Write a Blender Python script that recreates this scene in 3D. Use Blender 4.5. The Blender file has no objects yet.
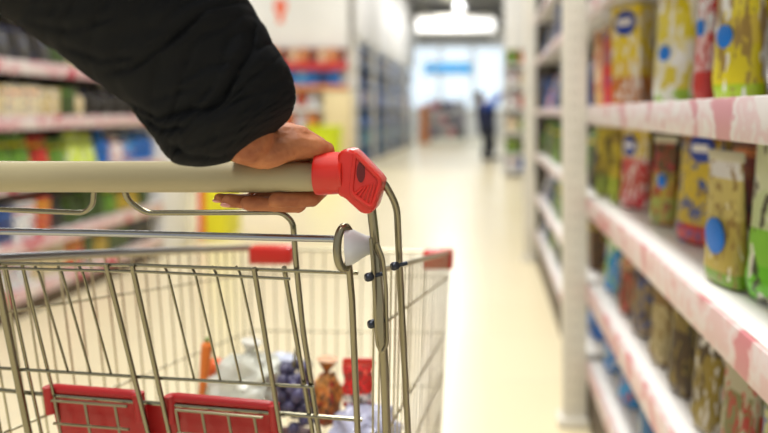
import bpy, bmesh, math, random
from mathutils import Vector, Matrix, noise
random.seed(7)
S = bpy.context.scene
COL = S.collection
F, VX, VY, H = 700.0, 488.0, 112.0, 1.15

# ------------------------------------------------------------------ camera, world, light, exposure
cam = bpy.data.cameras.new('camera'); co = bpy.data.objects.new('camera', cam); COL.objects.link(co)
co.location = (0, 0, H); co.rotation_euler = (math.pi/2, 0, 0)
cam.sensor_width = 36; cam.lens = F*36/768
cam.shift_x = -104/768; cam.shift_y = -104.5/768
cam.clip_start = .02; cam.clip_end = 200
cam.dof.use_dof = True; cam.dof.focus_distance = .73; cam.dof.aperture_fstop = 2.3
S.camera = co
W = bpy.data.worlds.new('world'); S.world = W; W.use_nodes = True
W.node_tree.nodes['Background'].inputs[0].default_value = (1, .985, .95, 1)
W.node_tree.nodes['Background'].inputs[1].default_value = .42
S.view_settings.view_transform = 'Standard'; S.view_settings.look = 'None'
S.view_settings.gamma = 1; S.view_settings.exposure = 0.45
S.view_settings.use_curve_mapping = False

def area(name, loc, sx, sy, power, col=(1, .98, .94), rot=(0, 0, 0)):
    l = bpy.data.lights.new(name, 'AREA'); l.shape = 'RECTANGLE'; l.size = sx; l.size_y = sy; l.energy = power; l.color = col
    o = bpy.data.objects.new(name, l); COL.objects.link(o); o.location = loc; o.rotation_euler = rot
    return o
area('ceiling_light_near', (-.5, 1.5, 4.78), .6, 8, 230)
area('ceiling_light_mid', (-1.2, 11, 4.78), .6, 8, 190)
area('ceiling_light_far', (-1.2, 20, 4.78), .6, 6, 130)
area('ceiling_light_left', (-6, 8, 4.78), .6, 12, 200)
area('ceiling_light_entrance', (-1.5, 28, 4.78), 6, 5, 170, (.9, .96, 1))

# ------------------------------------------------------------------ helpers
def lin(c):
    out = []
    for v in c[:3]:
        v = v/255
        out.append(v/12.92 if v <= .04045 else ((v+.055)/1.055)**2.4)
    return (*out, 1)

def P(px, py, Y):
    return Vector(((px-VX)*Y/F, Y, H-(py-VY)*Y/F))

def mat(name, c, rough=.5, metal=0., emit=0, spec=None, sss=0, bump=0, bscale=50, coat=0, trans=0, var=0, vscale=8):
    m = bpy.data.materials.new(name); m.use_nodes = True
    nt = m.node_tree; b = nt.nodes['Principled BSDF']
    b.inputs['Base Color'].default_value = lin(c); b.inputs['Roughness'].default_value = rough
    b.inputs['Metallic'].default_value = metal
    if coat: b.inputs['Coat Weight'].default_value = coat
    if trans: b.inputs['Transmission Weight'].default_value = trans
    if sss:
        b.inputs['Subsurface Weight'].default_value = sss
        b.inputs['Subsurface Radius'].default_value = (.01, .004, .002); b.inputs['Subsurface Scale'].default_value = .5
    if spec is not None: b.inputs['Specular IOR Level'].default_value = spec
    if emit:
        b.inputs['Emission Color'].default_value = lin(c); b.inputs['Emission Strength'].default_value = emit
    tc = None
    if bump or var:
        tc = nt.nodes.new('ShaderNodeTexCoord')
    if bump:
        n = nt.nodes.new('ShaderNodeTexNoise'); n.inputs['Scale'].default_value = bscale; n.inputs['Detail'].default_value = 4
        bp = nt.nodes.new('ShaderNodeBump'); bp.inputs['Strength'].default_value = bump; bp.inputs['Distance'].default_value = .002
        nt.links.new(tc.outputs['Object'], n.inputs['Vector'])
        nt.links.new(n.outputs['Fac'], bp.inputs['Height']); nt.links.new(bp.outputs['Normal'], b.inputs['Normal'])
    if var:
        n = nt.nodes.new('ShaderNodeTexNoise'); n.inputs['Scale'].default_value = vscale; n.inputs['Detail'].default_value = 3
        r = nt.nodes.new('ShaderNodeValToRGB')
        lc = lin(c)
        r.color_ramp.elements[0].position = .3; r.color_ramp.elements[1].position = .7
        r.color_ramp.elements[0].color = tuple(x*(1-var) for x in lc[:3])+(1,)
        r.color_ramp.elements[1].color = tuple(min(1, x*(1+var*.5)) for x in lc[:3])+(1,)
        nt.links.new(tc.outputs['Object'], n.inputs['Vector'])
        nt.links.new(n.outputs['Fac'], r.inputs['Fac']); nt.links.new(r.outputs['Color'], b.inputs['Base Color'])
    return m

def print_mat(name, bands, accent=None, amount=.45, scale=4, rough=.35, seed=0):
    """printed packaging: colour bands up the pack plus blotches of an accent colour"""
    m = bpy.data.materials.new(name); m.use_nodes = True
    nt = m.node_tree; N = nt.nodes; L = nt.links; b = N['Principled BSDF']; b.inputs['Roughness'].default_value = rough
    tc = N.new('ShaderNodeTexCoord'); sp = N.new('ShaderNodeSeparateXYZ'); L.new(tc.outputs['Generated'], sp.inputs[0])
    r = N.new('ShaderNodeValToRGB'); e = r.color_ramp.elements; r.color_ramp.interpolation = 'CONSTANT'
    e[0].position = 0; e[0].color = lin(bands[0][1])
    if len(bands) > 1:
        e[1].position = bands[1][0]; e[1].color = lin(bands[1][1])
        for p, c in bands[2:]:
            x = e.new(p); x.color = lin(c)
    else:
        e[1].position = 1; e[1].color = lin(bands[0][1])
    L.new(sp.outputs['Z'], r.inputs['Fac'])
    out = r.outputs['Color']
    if accent:
        mp = N.new('ShaderNodeMapping'); mp.inputs['Location'].default_value = (seed*3.1, seed*1.7, seed*.9)
        n = N.new('ShaderNodeTexNoise'); n.inputs['Scale'].default_value = scale; n.inputs['Detail'].default_value = 3
        L.new(tc.outputs['Generated'], mp.inputs[0]); L.new(mp.outputs[0], n.inputs['Vector'])
        t = N.new('ShaderNodeValToRGB'); t.color_ramp.interpolation = 'CONSTANT'
        t.color_ramp.elements[0].color = (0, 0, 0, 1); t.color_ramp.elements[1].position = 1-amount; t.color_ramp.elements[1].color = (1, 1, 1, 1)
        L.new(n.outputs['Fac'], t.inputs['Fac'])
        mx = N.new('ShaderNodeMix'); mx.data_type = 'RGBA'
        L.new(t.outputs['Color'], mx.inputs['Factor']); L.new(out, mx.inputs[6]); mx.inputs[7].default_value = lin(accent)
        out = mx.outputs[2]
    FL = [(60, 54, 40), (230, 228, 220), (190, 50, 50), (40, 80, 150), (150, 120, 60)][seed % 5]
    n2 = N.new('ShaderNodeTexNoise'); n2.inputs['Scale'].default_value = scale*2.0; n2.inputs['Detail'].default_value = 3
    mp2 = N.new('ShaderNodeMapping'); mp2.inputs['Location'].default_value = (seed*1.3+5, seed*2.7, seed*.4)
    L.new(tc.outputs['Generated'], mp2.inputs[0]); L.new(mp2.outputs[0], n2.inputs['Vector'])
    t2 = N.new('ShaderNodeValToRGB'); t2.color_ramp.interpolation = 'CONSTANT'
    t2.color_ramp.elements[0].color = (0, 0, 0, 1); t2.color_ramp.elements[1].position = .555; t2.color_ramp.elements[1].color = (.9, .9, .9, 1)
    L.new(n2.outputs['Fac'], t2.inputs['Fac'])
    m2 = N.new('ShaderNodeMix'); m2.data_type = 'RGBA'
    L.new(t2.outputs['Color'], m2.inputs['Factor']); L.new(out, m2.inputs[6]); m2.inputs[7].default_value = lin(FL)
    out = m2.outputs[2]
    L.new(out, b.inputs['Base Color'])
    return m

def link(name, bm, m, parent=None, smooth=True):
    bmesh.ops.recalc_face_normals(bm, faces=bm.faces)
    me = bpy.data.meshes.new(name); bm.to_mesh(me); bm.free()
    if smooth:
        me.polygons.foreach_set('use_smooth', [True]*len(me.polygons))
    if m: me.materials.append(m)
    o = bpy.data.objects.new(name, me); COL.objects.link(o)
    if parent: o.parent = parent
    if smooth:
        try: me.set_sharp_from_angle(angle=math.radians(38))
        except Exception: pass
    return o

def tag(o, label, cat, group=None, kind=None):
    o['label'] = label; o['category'] = cat
    if group: o['group'] = group
    if kind: o['kind'] = kind
    return o

def structure(o, label=None):
    o['kind'] = 'structure'
    if label: o['label'] = label; o['category'] = o.name.split('_')[0].split('.')[0]
    return o

def empty(name, loc, label, cat, group=None):
    o = bpy.data.objects.new(name, None); COL.objects.link(o); o.location = loc; o.empty_display_size = .1
    tag(o, label, cat, group); return o

def box(bm, x0, y0, z0, x1, y1, z1, bev=0, rotz=0, piv=None):
    r = bmesh.ops.create_cube(bm, size=1)
    vs = r['verts']
    for v in vs:
        v.co = Vector((x0+(v.co.x+.5)*(x1-x0), y0+(v.co.y+.5)*(y1-y0), z0+(v.co.z+.5)*(z1-z0)))
    if rotz:
        bmesh.ops.rotate(bm, verts=vs, cent=piv or Vector(((x0+x1)/2, (y0+y1)/2, 0)), matrix=Matrix.Rotation(rotz, 3, 'Z'))
    if bev:
        es = list({e for v in vs for e in v.link_edges})
        bmesh.ops.bevel(bm, geom=es, offset=bev, segments=2, affect='EDGES', profile=.5)

def fillet(pts, rad, n=5):
    pts = [Vector(p) for p in pts]; out = [pts[0]]
    for i in range(1, len(pts)-1):
        a, b, c = pts[i-1], pts[i], pts[i+1]
        d1 = (a-b); d2 = (c-b); r = min(rad, d1.length*.45, d2.length*.45)
        p1 = b+d1.normalized()*r; p2 = b+d2.normalized()*r
        for k in range(n+1):
            t = k/n; out.append(p1*(1-t)**2+b*2*t*(1-t)+p2*t*t)
    out.append(pts[-1]); return out

def tube(bm, pts, r, n=10, cap=True, closed=False):
    pts = [Vector(p) for p in pts]; m = len(pts)
    rr = r if isinstance(r, (list, tuple)) else [r]*m
    up = None; rings = []
    for i, p in enumerate(pts):
        if closed: t = (pts[(i+1) % m]-pts[i-1]).normalized()
        else:
            t = (pts[min(i+1, m-1)]-pts[max(i-1, 0)]).normalized()
        if up is None:
            up = Vector((0, 0, 1)) if abs(t.z) < .9 else Vector((0, 1, 0))
        u = (up-t*up.dot(t)).normalized(); v = t.cross(u); up = u
        rings.append([bm.verts.new(p+(u*math.cos(2*math.pi*k/n)+v*math.sin(2*math.pi*k/n))*rr[i]) for k in range(n)])
    for i in range(m if closed else m-1):
        A = rings[i]; B = rings[(i+1) % m]
        for k in range(n):
            bm.faces.new((A[k], A[(k+1) % n], B[(k+1) % n], B[k]))
    if cap and not closed:
        bm.faces.new(rings[0][::-1]); bm.faces.new(rings[-1])

def lathe_axis(bm, prof, origin, axis, n=32):
    """prof: (distance along axis, radius)"""
    axis = Vector(axis).normalized(); u = axis.orthogonal().normalized(); v = axis.cross(u); rings = []
    for d, r in prof:
        c = Vector(origin)+axis*d
        rings.append([bm.verts.new(c+(u*math.cos(2*math.pi*k/n)+v*math.sin(2*math.pi*k/n))*max(r, 1e-5)) for k in range(n)])
    for A, B in zip(rings, rings[1:]):
        for k in range(n): bm.faces.new((A[k], A[(k+1) % n], B[(k+1) % n], B[k]))
    bm.faces.new(rings[0][::-1]); bm.faces.new(rings[-1])

def prism(bm, poly, y0, y1, bev=0):
    """poly of (x, z); extruded along y"""
    a = [bm.verts.new((x, y0, z)) for x, z in poly]; b = [bm.verts.new((x, y1, z)) for x, z in poly]
    fs = [bm.faces.new(a), bm.faces.new(b[::-1])]
    n = len(poly)
    for k in range(n): fs.append(bm.faces.new((a[k], b[k], b[(k+1) % n], a[(k+1) % n])))
    bmesh.ops.recalc_face_normals(bm, faces=fs)
    if bev:
        es = list({e for f in fs for e in f.edges})
        bmesh.ops.bevel(bm, geom=es, offset=bev, segments=3, affect='EDGES', profile=.5)

def ball(bm, c, r, sc=(1, 1, 1), rot=None, sub=2):
    g = bmesh.ops.create_icosphere(bm, subdivisions=sub, radius=1)
    for v in g['verts']:
        q = Vector((v.co.x*sc[0], v.co.y*sc[1], v.co.z*sc[2]))*r
        if rot: q = rot @ q
        v.co = q+Vector(c)

def chain(bm, pts, rads, step=.35):
    for (a, ra), (b, rb) in zip(zip(pts, rads), zip(pts[1:], rads[1:])):
        a = Vector(a); b = Vector(b); L = (b-a).length; n = max(1, int(L/(min(ra, rb)*step)))
        for k in range(n+1):
            t = k/n; ball(bm, a.lerp(b, t), ra+(rb-ra)*t)

def organic(name, bm, m, parent, voxel, smooth=6, detail=None):
    """fuse overlapping lumps into one continuous skin"""
    me = bpy.data.meshes.new('t'); bm.to_mesh(me); bm.free()
    o = bpy.data.objects.new('t', me); COL.objects.link(o)
    r = o.modifiers.new('r', 'REMESH'); r.mode = 'VOXEL'; r.voxel_size = voxel
    s = o.modifiers.new('s', 'SMOOTH'); s.factor = .5; s.iterations = smooth
    dg = bpy.context.evaluated_depsgraph_get(); dg.update()
    me2 = bpy.data.meshes.new_from_object(o.evaluated_get(dg))
    bpy.data.objects.remove(o)
    me2.name = name; me2.materials.clear(); me2.materials.append(m)
    if detail:
        for v in me2.vertices: v.co = detail(v.co)
    me2.polygons.foreach_set('use_smooth', [True]*len(me2.polygons))
    o = bpy.data.objects.new(name, me2); COL.objects.link(o)
    if parent: o.parent = parent
    return o

# ------------------------------------------------------------------ materials
def floor_mat():
    m = mat('cream_floor', (238, 228, 198), .28); nt = m.node_tree; N = nt.nodes; L = nt.links; b = N['Principled BSDF']
    tc = N.new('ShaderNodeTexCoord'); br = N.new('ShaderNodeTexBrick'); br.offset = 0
    br.inputs['Scale'].default_value = 1; br.inputs['Brick Width'].default_value = .6; br.inputs['Row Height'].default_value = .6
    br.inputs['Mortar Size'].default_value = .003
    br.inputs['Color1'].default_value = lin((241, 229, 194)); br.inputs['Color2'].default_value = lin((238, 225, 189)); br.inputs['Mortar'].default_value = lin((214, 204, 180))
    L.new(tc.outputs['Object'], br.inputs['Vector']); L.new(br.outputs['Color'], b.inputs['Base Color'])
    return m
M_floor = floor_mat()
M_white = mat('white_board', (238, 238, 238), .6, var=.04, vscale=2)
M_metal_w = mat('cream_painted_steel', (226, 222, 210), .4)
M_shelf = mat('white_painted_shelf', (240, 238, 236), .35)
M_back = mat('brown_grey_back_panel', (72, 64, 54), .6)
M_dark_back = mat('dark_blue_back_panel', (34, 50, 84), .6)
M_kick = mat('dark_kick_plate', (74, 56, 36), .5)
M_ceil = mat('grey_ceiling', (150, 150, 152), .8)
M_handle = mat('beige_plastic', (170, 159, 124), .42, bump=.05, bscale=300)
M_red = mat('red_plastic', (206, 38, 26), .35, coat=.15)
M_red2 = mat('dark_red_plastic', (176, 24, 28), .38)
M_chrome = mat('zinc_plated_wire', (142, 138, 118), .25, 1.)
M_steel = mat('brushed_steel_tube', (146, 140, 118), .3, .95)
M_plastic_w = mat('white_nylon', (206, 207, 210), .4)
M_recess_shade = mat('dark_hole', (96, 12, 16), .6)
M_black = mat('black_rubber', (25, 25, 27), .6)
M_light = mat('lit_lamp_diffuser', (255, 255, 255), .5, emit=1.0)
M_window = mat('daylight_glass', (226, 240, 255), .3, emit=.5)
M_cyan = mat('cyan_sign_letters', (10, 160, 225), .4, emit=.9)

def rail_mat(name, base, c1, c2, sc):
    m = bpy.data.materials.new(name); m.use_nodes = True; nt = m.node_tree; N = nt.nodes; L = nt.links; b = N['Principled BSDF']
    b.inputs['Roughness'].default_value = .3
    tc = N.new('ShaderNodeTexCoord'); mp = N.new('ShaderNodeMapping'); mp.inputs['Scale'].default_value = (sc, sc, sc*1.2)
    n = N.new('ShaderNodeTexNoise'); n.inputs['Scale'].default_value = 1; n.inputs['Detail'].default_value = 4
    L.new(tc.outputs['Object'], mp.inputs[0]); L.new(mp.outputs[0], n.inputs['Vector'])
    r = N.new('ShaderNodeValToRGB'); r.color_ramp.interpolation = 'EASE'; e = r.color_ramp.elements
    e[0].position = .40; e[0].color = lin(base); e[1].position = .47; e[1].color = lin(c1)
    x = e.new(.54); x.color = lin(base); x = e.new(.6); x.color = lin(c2)
    L.new(n.outputs['Fac'], r.inputs['Fac']); L.new(r.outputs['Color'], b.inputs['Base Color'])
    return m
M_rail = rail_mat('price_rail_with_pink_tags', (224, 190, 190), (228, 214, 214), (208, 130, 138), 9)
M_rail_top = rail_mat('price_rail_pale', (226, 222, 222), (220, 196, 200), (206, 150, 160), 9)
M_rail_l = rail_mat('price_rail_with_red_tags', (226, 214, 212), (214, 160, 168), (196, 70, 92), 5)
M_rail_b = mat('blue_shelf_lip', (120, 146, 190), .4)
M_shelf_b = mat('slate_blue_shelf', (88, 104, 136), .5)
M_rail_r = mat('red_shelf_lip', (196, 50, 56), .4)
M_rail_o = mat('orange_shelf_lip', (236, 150, 80), .4)

# ------------------------------------------------------------------ setting
bm = bmesh.new(); box(bm, -14, -2, -.1, 9, 34, 0); structure(link('floor', bm, M_floor, smooth=False))
bm = bmesh.new(); box(bm, -14, -2, 4.9, 9, 34, 5.0); structure(link('ceiling', bm, M_ceil, smooth=False))
bm = bmesh.new(); box(bm, -14, 32, 0, 9, 32.2, 4.9); structure(link('wall_back', bm, M_white, smooth=False))
bm = bmesh.new(); box(bm, -14.2, -2, 0, -14, 34, 4.9); structure(link('wall_left', bm, M_white, smooth=False))
bm = bmesh.new(); box(bm, 9, -2, 0, 9.2, 34, 4.9); structure(link('wall_right', bm, M_white, smooth=False))
wi = 0
for x0 in (-3.6, -2.1, -.6, .9, 2.4):
    wi += 1
    bm = bmesh.new(); box(bm, x0, 31.93, 1.3, x0+1.35, 31.97, 4.1)
    w = structure(link('window_%d' % wi, bm, M_window, smooth=False))
    bm = bmesh.new()
    box(bm, x0-.05, 31.9, 1.25, x0, 32, 4.15); box(bm, x0+1.35, 31.9, 1.25, x0+1.4, 32, 4.15)
    box(bm, x0, 31.9, 1.25, x0+1.35, 32, 1.3); box(bm, x0, 31.9, 4.1, x0+1.35, 32, 4.15)
    link('window_frame', bm, M_metal_w, w, smooth=False)

# ceiling lamps
lamp_places = [((-.5, 1.5), .6, 8, 'long tube lamp fixture on the ceiling above the cart'),
               ((-1.2, 11), .6, 8, 'long tube lamp fixture on the ceiling above the middle of the aisle'),
               ((-1.2, 20), .6, 6, 'long tube lamp fixture on the ceiling at the far end of the aisle'),
               ((-6, 8), .6, 12, 'long tube lamp fixture on the ceiling over the next aisle on the left')]
for (x, y), sx, sy, lb in lamp_places:
    t = empty('ceiling_lamp', (x, y, 4.9), lb, 'ceiling lamp', 'tube lamps under the ceiling')
    bm = bmesh.new(); box(bm, -sx/2-.03, -sy/2-.03, -.09, sx/2+.03, sy/2+.03, 0, .01); link('housing', bm, M_metal_w, t)
# the hanging light box at the aisle end
t = empty('hanging_light_box', (-1.09, 23, 3.74), 'long bright white light box hanging above the far end of the aisle', 'light box')
bm = bmesh.new(); box(bm, -1.25, -.03, .07, 1.31, 0, .47); link('diffuser', bm, M_light, t)
bm = bmesh.new(); box(bm, -1.3, 0, 0, 1.36, .3, .6, .01); link('housing', bm, M_metal_w, t)
bm = bmesh.new()
for x in (-1, 1): tube(bm, [(x, .15, .6), (x, .15, 1.16)], .015, 6)
link('hanger', bm, M_steel, t)
t = empty('round_pendant_lamp', P(460, 12, 22.5), 'round bright lamp under the dark ceiling, above the hanging light box', 'lamp')
bm = bmesh.new(); lathe_axis(bm, [(0, .1), (.04, .17), (.14, .19), (.24, .12), (.34, .05)], (0, 0, 0), (0, 0, 1)); link('lamp_shade', bm, M_light, t)
bm = bmesh.new(); tube(bm, [(0, 0, .34), (0, 0, 4.88-t.location.z)], .03, 8); link('pole', bm, M_steel, t)
t = empty('ceiling_duct', (-1.2, 24.6, 4.35), 'dark grey duct running across under the ceiling behind the light box', 'duct')
M_duct = mat('dark_duct', (92, 92, 96), .6)
bm = bmesh.new(); box(bm, -4, 0, 0, 5, .8, .35, .02); link('duct_body', bm, M_duct, t)
bm = bmesh.new()
for x in (-3, -1, 1, 3): box(bm, x, .3, .35, x+.05, .35, .54)
link('bracket', bm, M_duct, t)

t = empty('ceiling_beam', (-1.2, 24.9, 3.66), 'thin grey beam hanging across the aisle below the light box', 'beam')
bm = bmesh.new(); box(bm, -1.3, 0, 0, 1.3, .1, .14, .01); link('beam_body', bm, M_duct, t)
bm = bmesh.new()
for x in (-1.1, 1.1): tube(bm, [(x, .05, .14), (x, .05, .68)], .012, 6)
link('hanger', bm, M_steel, t)
# ------------------------------------------------------------------ product shapes (unit size: x width, y depth, z height; base at z=0, front at y=-0.5)
def pouch_bm(gusset=.5, waist=.0, nx=14, nz=16, crimp=.92):
    bm = bmesh.new(); rings = []
    n = 28
    for j in range(nz+1):
        z = j/nz
        prof = 1.0 if z < .1 else (1-(z-.1)/.9)**.75
        if z < .08: prof = .75+.25*z/.08
        dep = .5*max(.03, prof) if z < crimp else .015
        wid = .5*(1-.05*math.sin(z*math.pi)*(1 if z < .9 else 0)-waist*math.sin(z*math.pi))
        ring = []
        for k in range(n):
            a = 2*math.pi*k/n; c, s = math.cos(a), math.sin(a)
            e = .55
            x = wid*math.copysign(abs(c)**e, c); y = dep*math.copysign(abs(s)**.8, s)
            wob = .02*math.sin(9*z*3.1+5*x)*(1 if .05 < z < .9 else 0)
            ring.append(bm.verts.new((x, y*(1+wob*2), z)))
        rings.append(ring)
    for A, B in zip(rings, rings[1:]):
        for k in range(n): bm.faces.new((A[k], A[(k+1) % n], B[(k+1) % n], B[k]))
    bm.faces.new(rings[0][::-1]); bm.faces.new(rings[-1])
    return bm
def carton_bm():
    bm = bmesh.new(); box(bm, -.5, -.5, 0, .5, .5, .985, .02)
    box(bm, -.47, -.47, .98, .47, -.01, 1.0); box(bm, -.47, .01, .98, .47, .47, 1.0)
    return bm
def bottle_bm():
    bm = bmesh.new()
    lathe_axis(bm, [(0, .42), (.02, .49), (.1, .5), (.55, .5), (.64, .44), (.76, .24), (.83, .17), (.86, .17), (.865, .22), (.98, .22), (1, .19)], (0, 0, 0), (0, 0, 1), 16)
    return bm
def can_bm():
    bm = bmesh.new(); lathe_axis(bm, [(0, .44), (.03, .5), (.05, .47), (.92, .47), (.95, .5), (.97, .5), (1, .44), (.985, .42)], (0, 0, 0), (0, 0, 1), 18)
    return bm
SHAPES = {'bag': pouch_bm, 'box': carton_bm, 'bottle': bottle_bm, 'can': can_bm}
C = dict(yellow=(232, 206, 20), ochre=(190, 160, 50), red=(204, 48, 44), white=(234, 234, 232), blue=(30, 110, 200), navy=(30, 56, 120),
         cyan=(20, 150, 215), green=(104, 150, 52), lime=(200, 222, 30), brown=(104, 74, 44), tan=(206, 184, 128), black=(44, 40, 38),
         orange=(242, 138, 56), grey=(150, 150, 150), teal=(30, 130, 140), purple=(112, 90, 140), cream=(232, 218, 178), maroon=(120, 46, 40), dgreen=(62, 84, 36), pink=(230, 150, 160))
ACC = dict(yellow='white', ochre='brown', red='yellow', white='red', blue='cyan', navy='blue', cyan='white', green='yellow', lime='green', brown='ochre',
           tan='brown', black='navy', orange='cream', grey='white', teal='blue', purple='white', cream='orange', maroon='orange', dgreen='green', pink='red')
DARKS = ('dgreen', 'black', 'brown', 'navy', 'maroon', 'teal', 'blue', 'purple', 'ochre', 'green')
_mesh = {}
def unit_mesh(kind, colour):
    k = (kind, colour)
    if k not in _mesh:
        bm = SHAPES[kind](); bmesh.ops.recalc_face_normals(bm, faces=bm.faces)
        me = bpy.data.meshes.new(kind); bm.to_mesh(me); bm.free()
        me.polygons.foreach_set('use_smooth', [True]*len(me.polygons)); me.set_sharp_from_angle(angle=math.radians(40))
        me.materials.append(print_mat('print_%s_%s' % (kind, colour), [(0, C[colour]), (.72, C[ACC[colour]]), (.8, C[colour])], C[ACC[colour]], .34, 4, seed=5*len(_mesh)+(0 if colour in DARKS else len(_mesh) % 5)))
        _mesh[k] = me
    return _mesh[k]
WORD = dict(dgreen='dark green', cyan='bright blue', navy='dark blue', ochre='mustard', teal='teal', black='near-black')
NAME = {'bag': 'product_bag', 'box': 'product_carton', 'bottle': 'product_bottle', 'can': 'food_can'}
def product(kind, colour, loc, w, d, h, rz, where, jitter=.0):
    o = bpy.data.objects.new(NAME[kind], unit_mesh(kind, colour)); COL.objects.link(o)
    o.location = (loc[0], loc[1], loc[2]+.0015); o.scale = (w, d, h); o.rotation_euler = (0, 0, rz)
    wd = WORD.get(colour, colour); kw = {'bag': 'bag', 'box': 'carton', 'bottle': 'bottle', 'can': 'can'}[kind]
    tag(o, '%s %s %s' % (wd, kw, where), kw, '%s %ss %s' % (wd, kw, where))
    ROWS.setdefault(where, []).append((o, wd, kw))
    return o
def relabel():
    num = ['first', 'second', 'third', 'fourth', 'fifth', 'sixth', 'seventh', 'eighth', 'ninth', 'tenth', 'eleventh', 'twelfth']
    for where, row in ROWS.items():
        seen = {}
        for i, (o, wd, kw) in enumerate(row):
            if len(row) == 1: continue
            if 0 < i < len(row)-1: s = 'between %s and %s' % (row[i-1][1], row[i+1][1]) if row[i-1][1] != row[i+1][1] else 'flanked by %s' % row[i-1][1]
            elif i == 0: s = 'at the near end' if 'display' not in where and 'cage' not in where else 'at the outer end'
            else: s = 'at the other end'
            seen.setdefault((wd, kw, s), []).append(o)
        for (wd, kw, s), os_ in seen.items():
            for k, o in enumerate(os_):
                o['label'] = ('%s %s %s, %s' % (wd, kw, s, where)) if len(os_) == 1 else ('%s %s %s %s, %s' % (num[k], wd, kw, s, where))
ROWS = {}

# ------------------------------------------------------------------ shelving units
def shelving(name, label, x_front, depth, y0, y1, tops, side, height, rail=M_rail, back=M_back, lip=.065, posts=(), group=None, kick=True, post_w=.05, shelf_m=None):
    """side=+1: unit stands to the right of the aisle (x grows away from it); -1: to the left"""
    t = empty(name, (x_front, y0, 0), label, 'shelving unit', group)
    s = side; D = depth; L = y1-y0
    def bx(bm, a, yy0, z0, b, yy1, z1, bev=0):
        x0, x1 = sorted((s*a, s*b)); box(bm, x0, yy0, z0, x1, yy1, z1, bev)
    bm = bmesh.new(); bx(bm, D, 0, 0, D+.03, L, height); link('back_panel', bm, back, t, False)
    for z in tops:
        bm = bmesh.new(); bx(bm, .004, .01, z-.03, D-.002, L-.01, z-.004, .002); sh = link('shelf', bm, shelf_m or M_shelf, t)
        bm = bmesh.new(); bx(bm, -.008, .01, z-lip, .003, L-.01, z, .003); link('price_rail', bm, rail, sh)
    if kick:
        bm = bmesh.new(); bx(bm, .004, .01, 0, .03, L-.01, tops[-1]-lip-.001); link('kick_plate', bm, M_kick, t, False)
    for py in posts:
        bm = bmesh.new(); bx(bm, D-.05, py-post_w/2, 0, D-.003, py+post_w/2, height, .004)
        link('upright', bm, M_metal_w, t)
    return t

# right side: slotted uprights that stand proud of the shelves
def slotted_post(y, label):
    t = empty('slotted_upright', (.274, y, 0), label, 'upright', 'slotted uprights of the right shelving')
    bm = bmesh.new(); box(bm, 0, 0, 0, .088, .05, 2.9, .003); link('post_body', bm, M_metal_w, t)
    bm = bmesh.new()
    for k in range(56):
        z = .06+k*.05
        for x in (.03, .055): box(bm, x, -.001, z, x+.004, .001, z+.022)
    link('slots', bm, mat('slot_shadow_gap', (186, 180, 166), .7), t, False)
    bm = bmesh.new(); box(bm, -.02, -.02, 0, .09, .07, .035, .006); link('foot', bm, M_metal_w, t)
slotted_post(2.556, 'cream slotted steel upright between the two right shelving bays, nearer one')
slotted_post(5.36, 'cream slotted steel upright at the far end of the right shelving')
RT = [1.86, 1.478+.065, 1.172, .84, .525, .25]
shelving('shelving_unit', 'white shelving bay on the right stocked with yellow pet food bags', .365, .46, .35, 2.55, RT, 1, 2.9, posts=(.05, 1.1, 2.15), rail=M_rail)
for o in list(S.objects):
    if o.name.startswith('price_rail') and o.data.vertices[0].co.z > 1.0: o.data.materials[0] = M_rail_top
shelving('shelving_unit', 'white shelving bay on the right between the two slotted uprights', .368, .46, 2.61, 5.36, RT, 1, 2.9, posts=(.05, 1.37, 2.7), rail=M_rail_top, lip=.045)

t = empty('side_partition', (.375, 5.42, 0), 'added dark board blocking the bright gap at the far end of the right shelving', 'added board')
bm = bmesh.new(); box(bm, 0, 0, 0, .5, .03, 2.9, .005); link('board', bm, M_back, t)  # added board, coloured dark to keep the bright background out of the gaps

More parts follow.
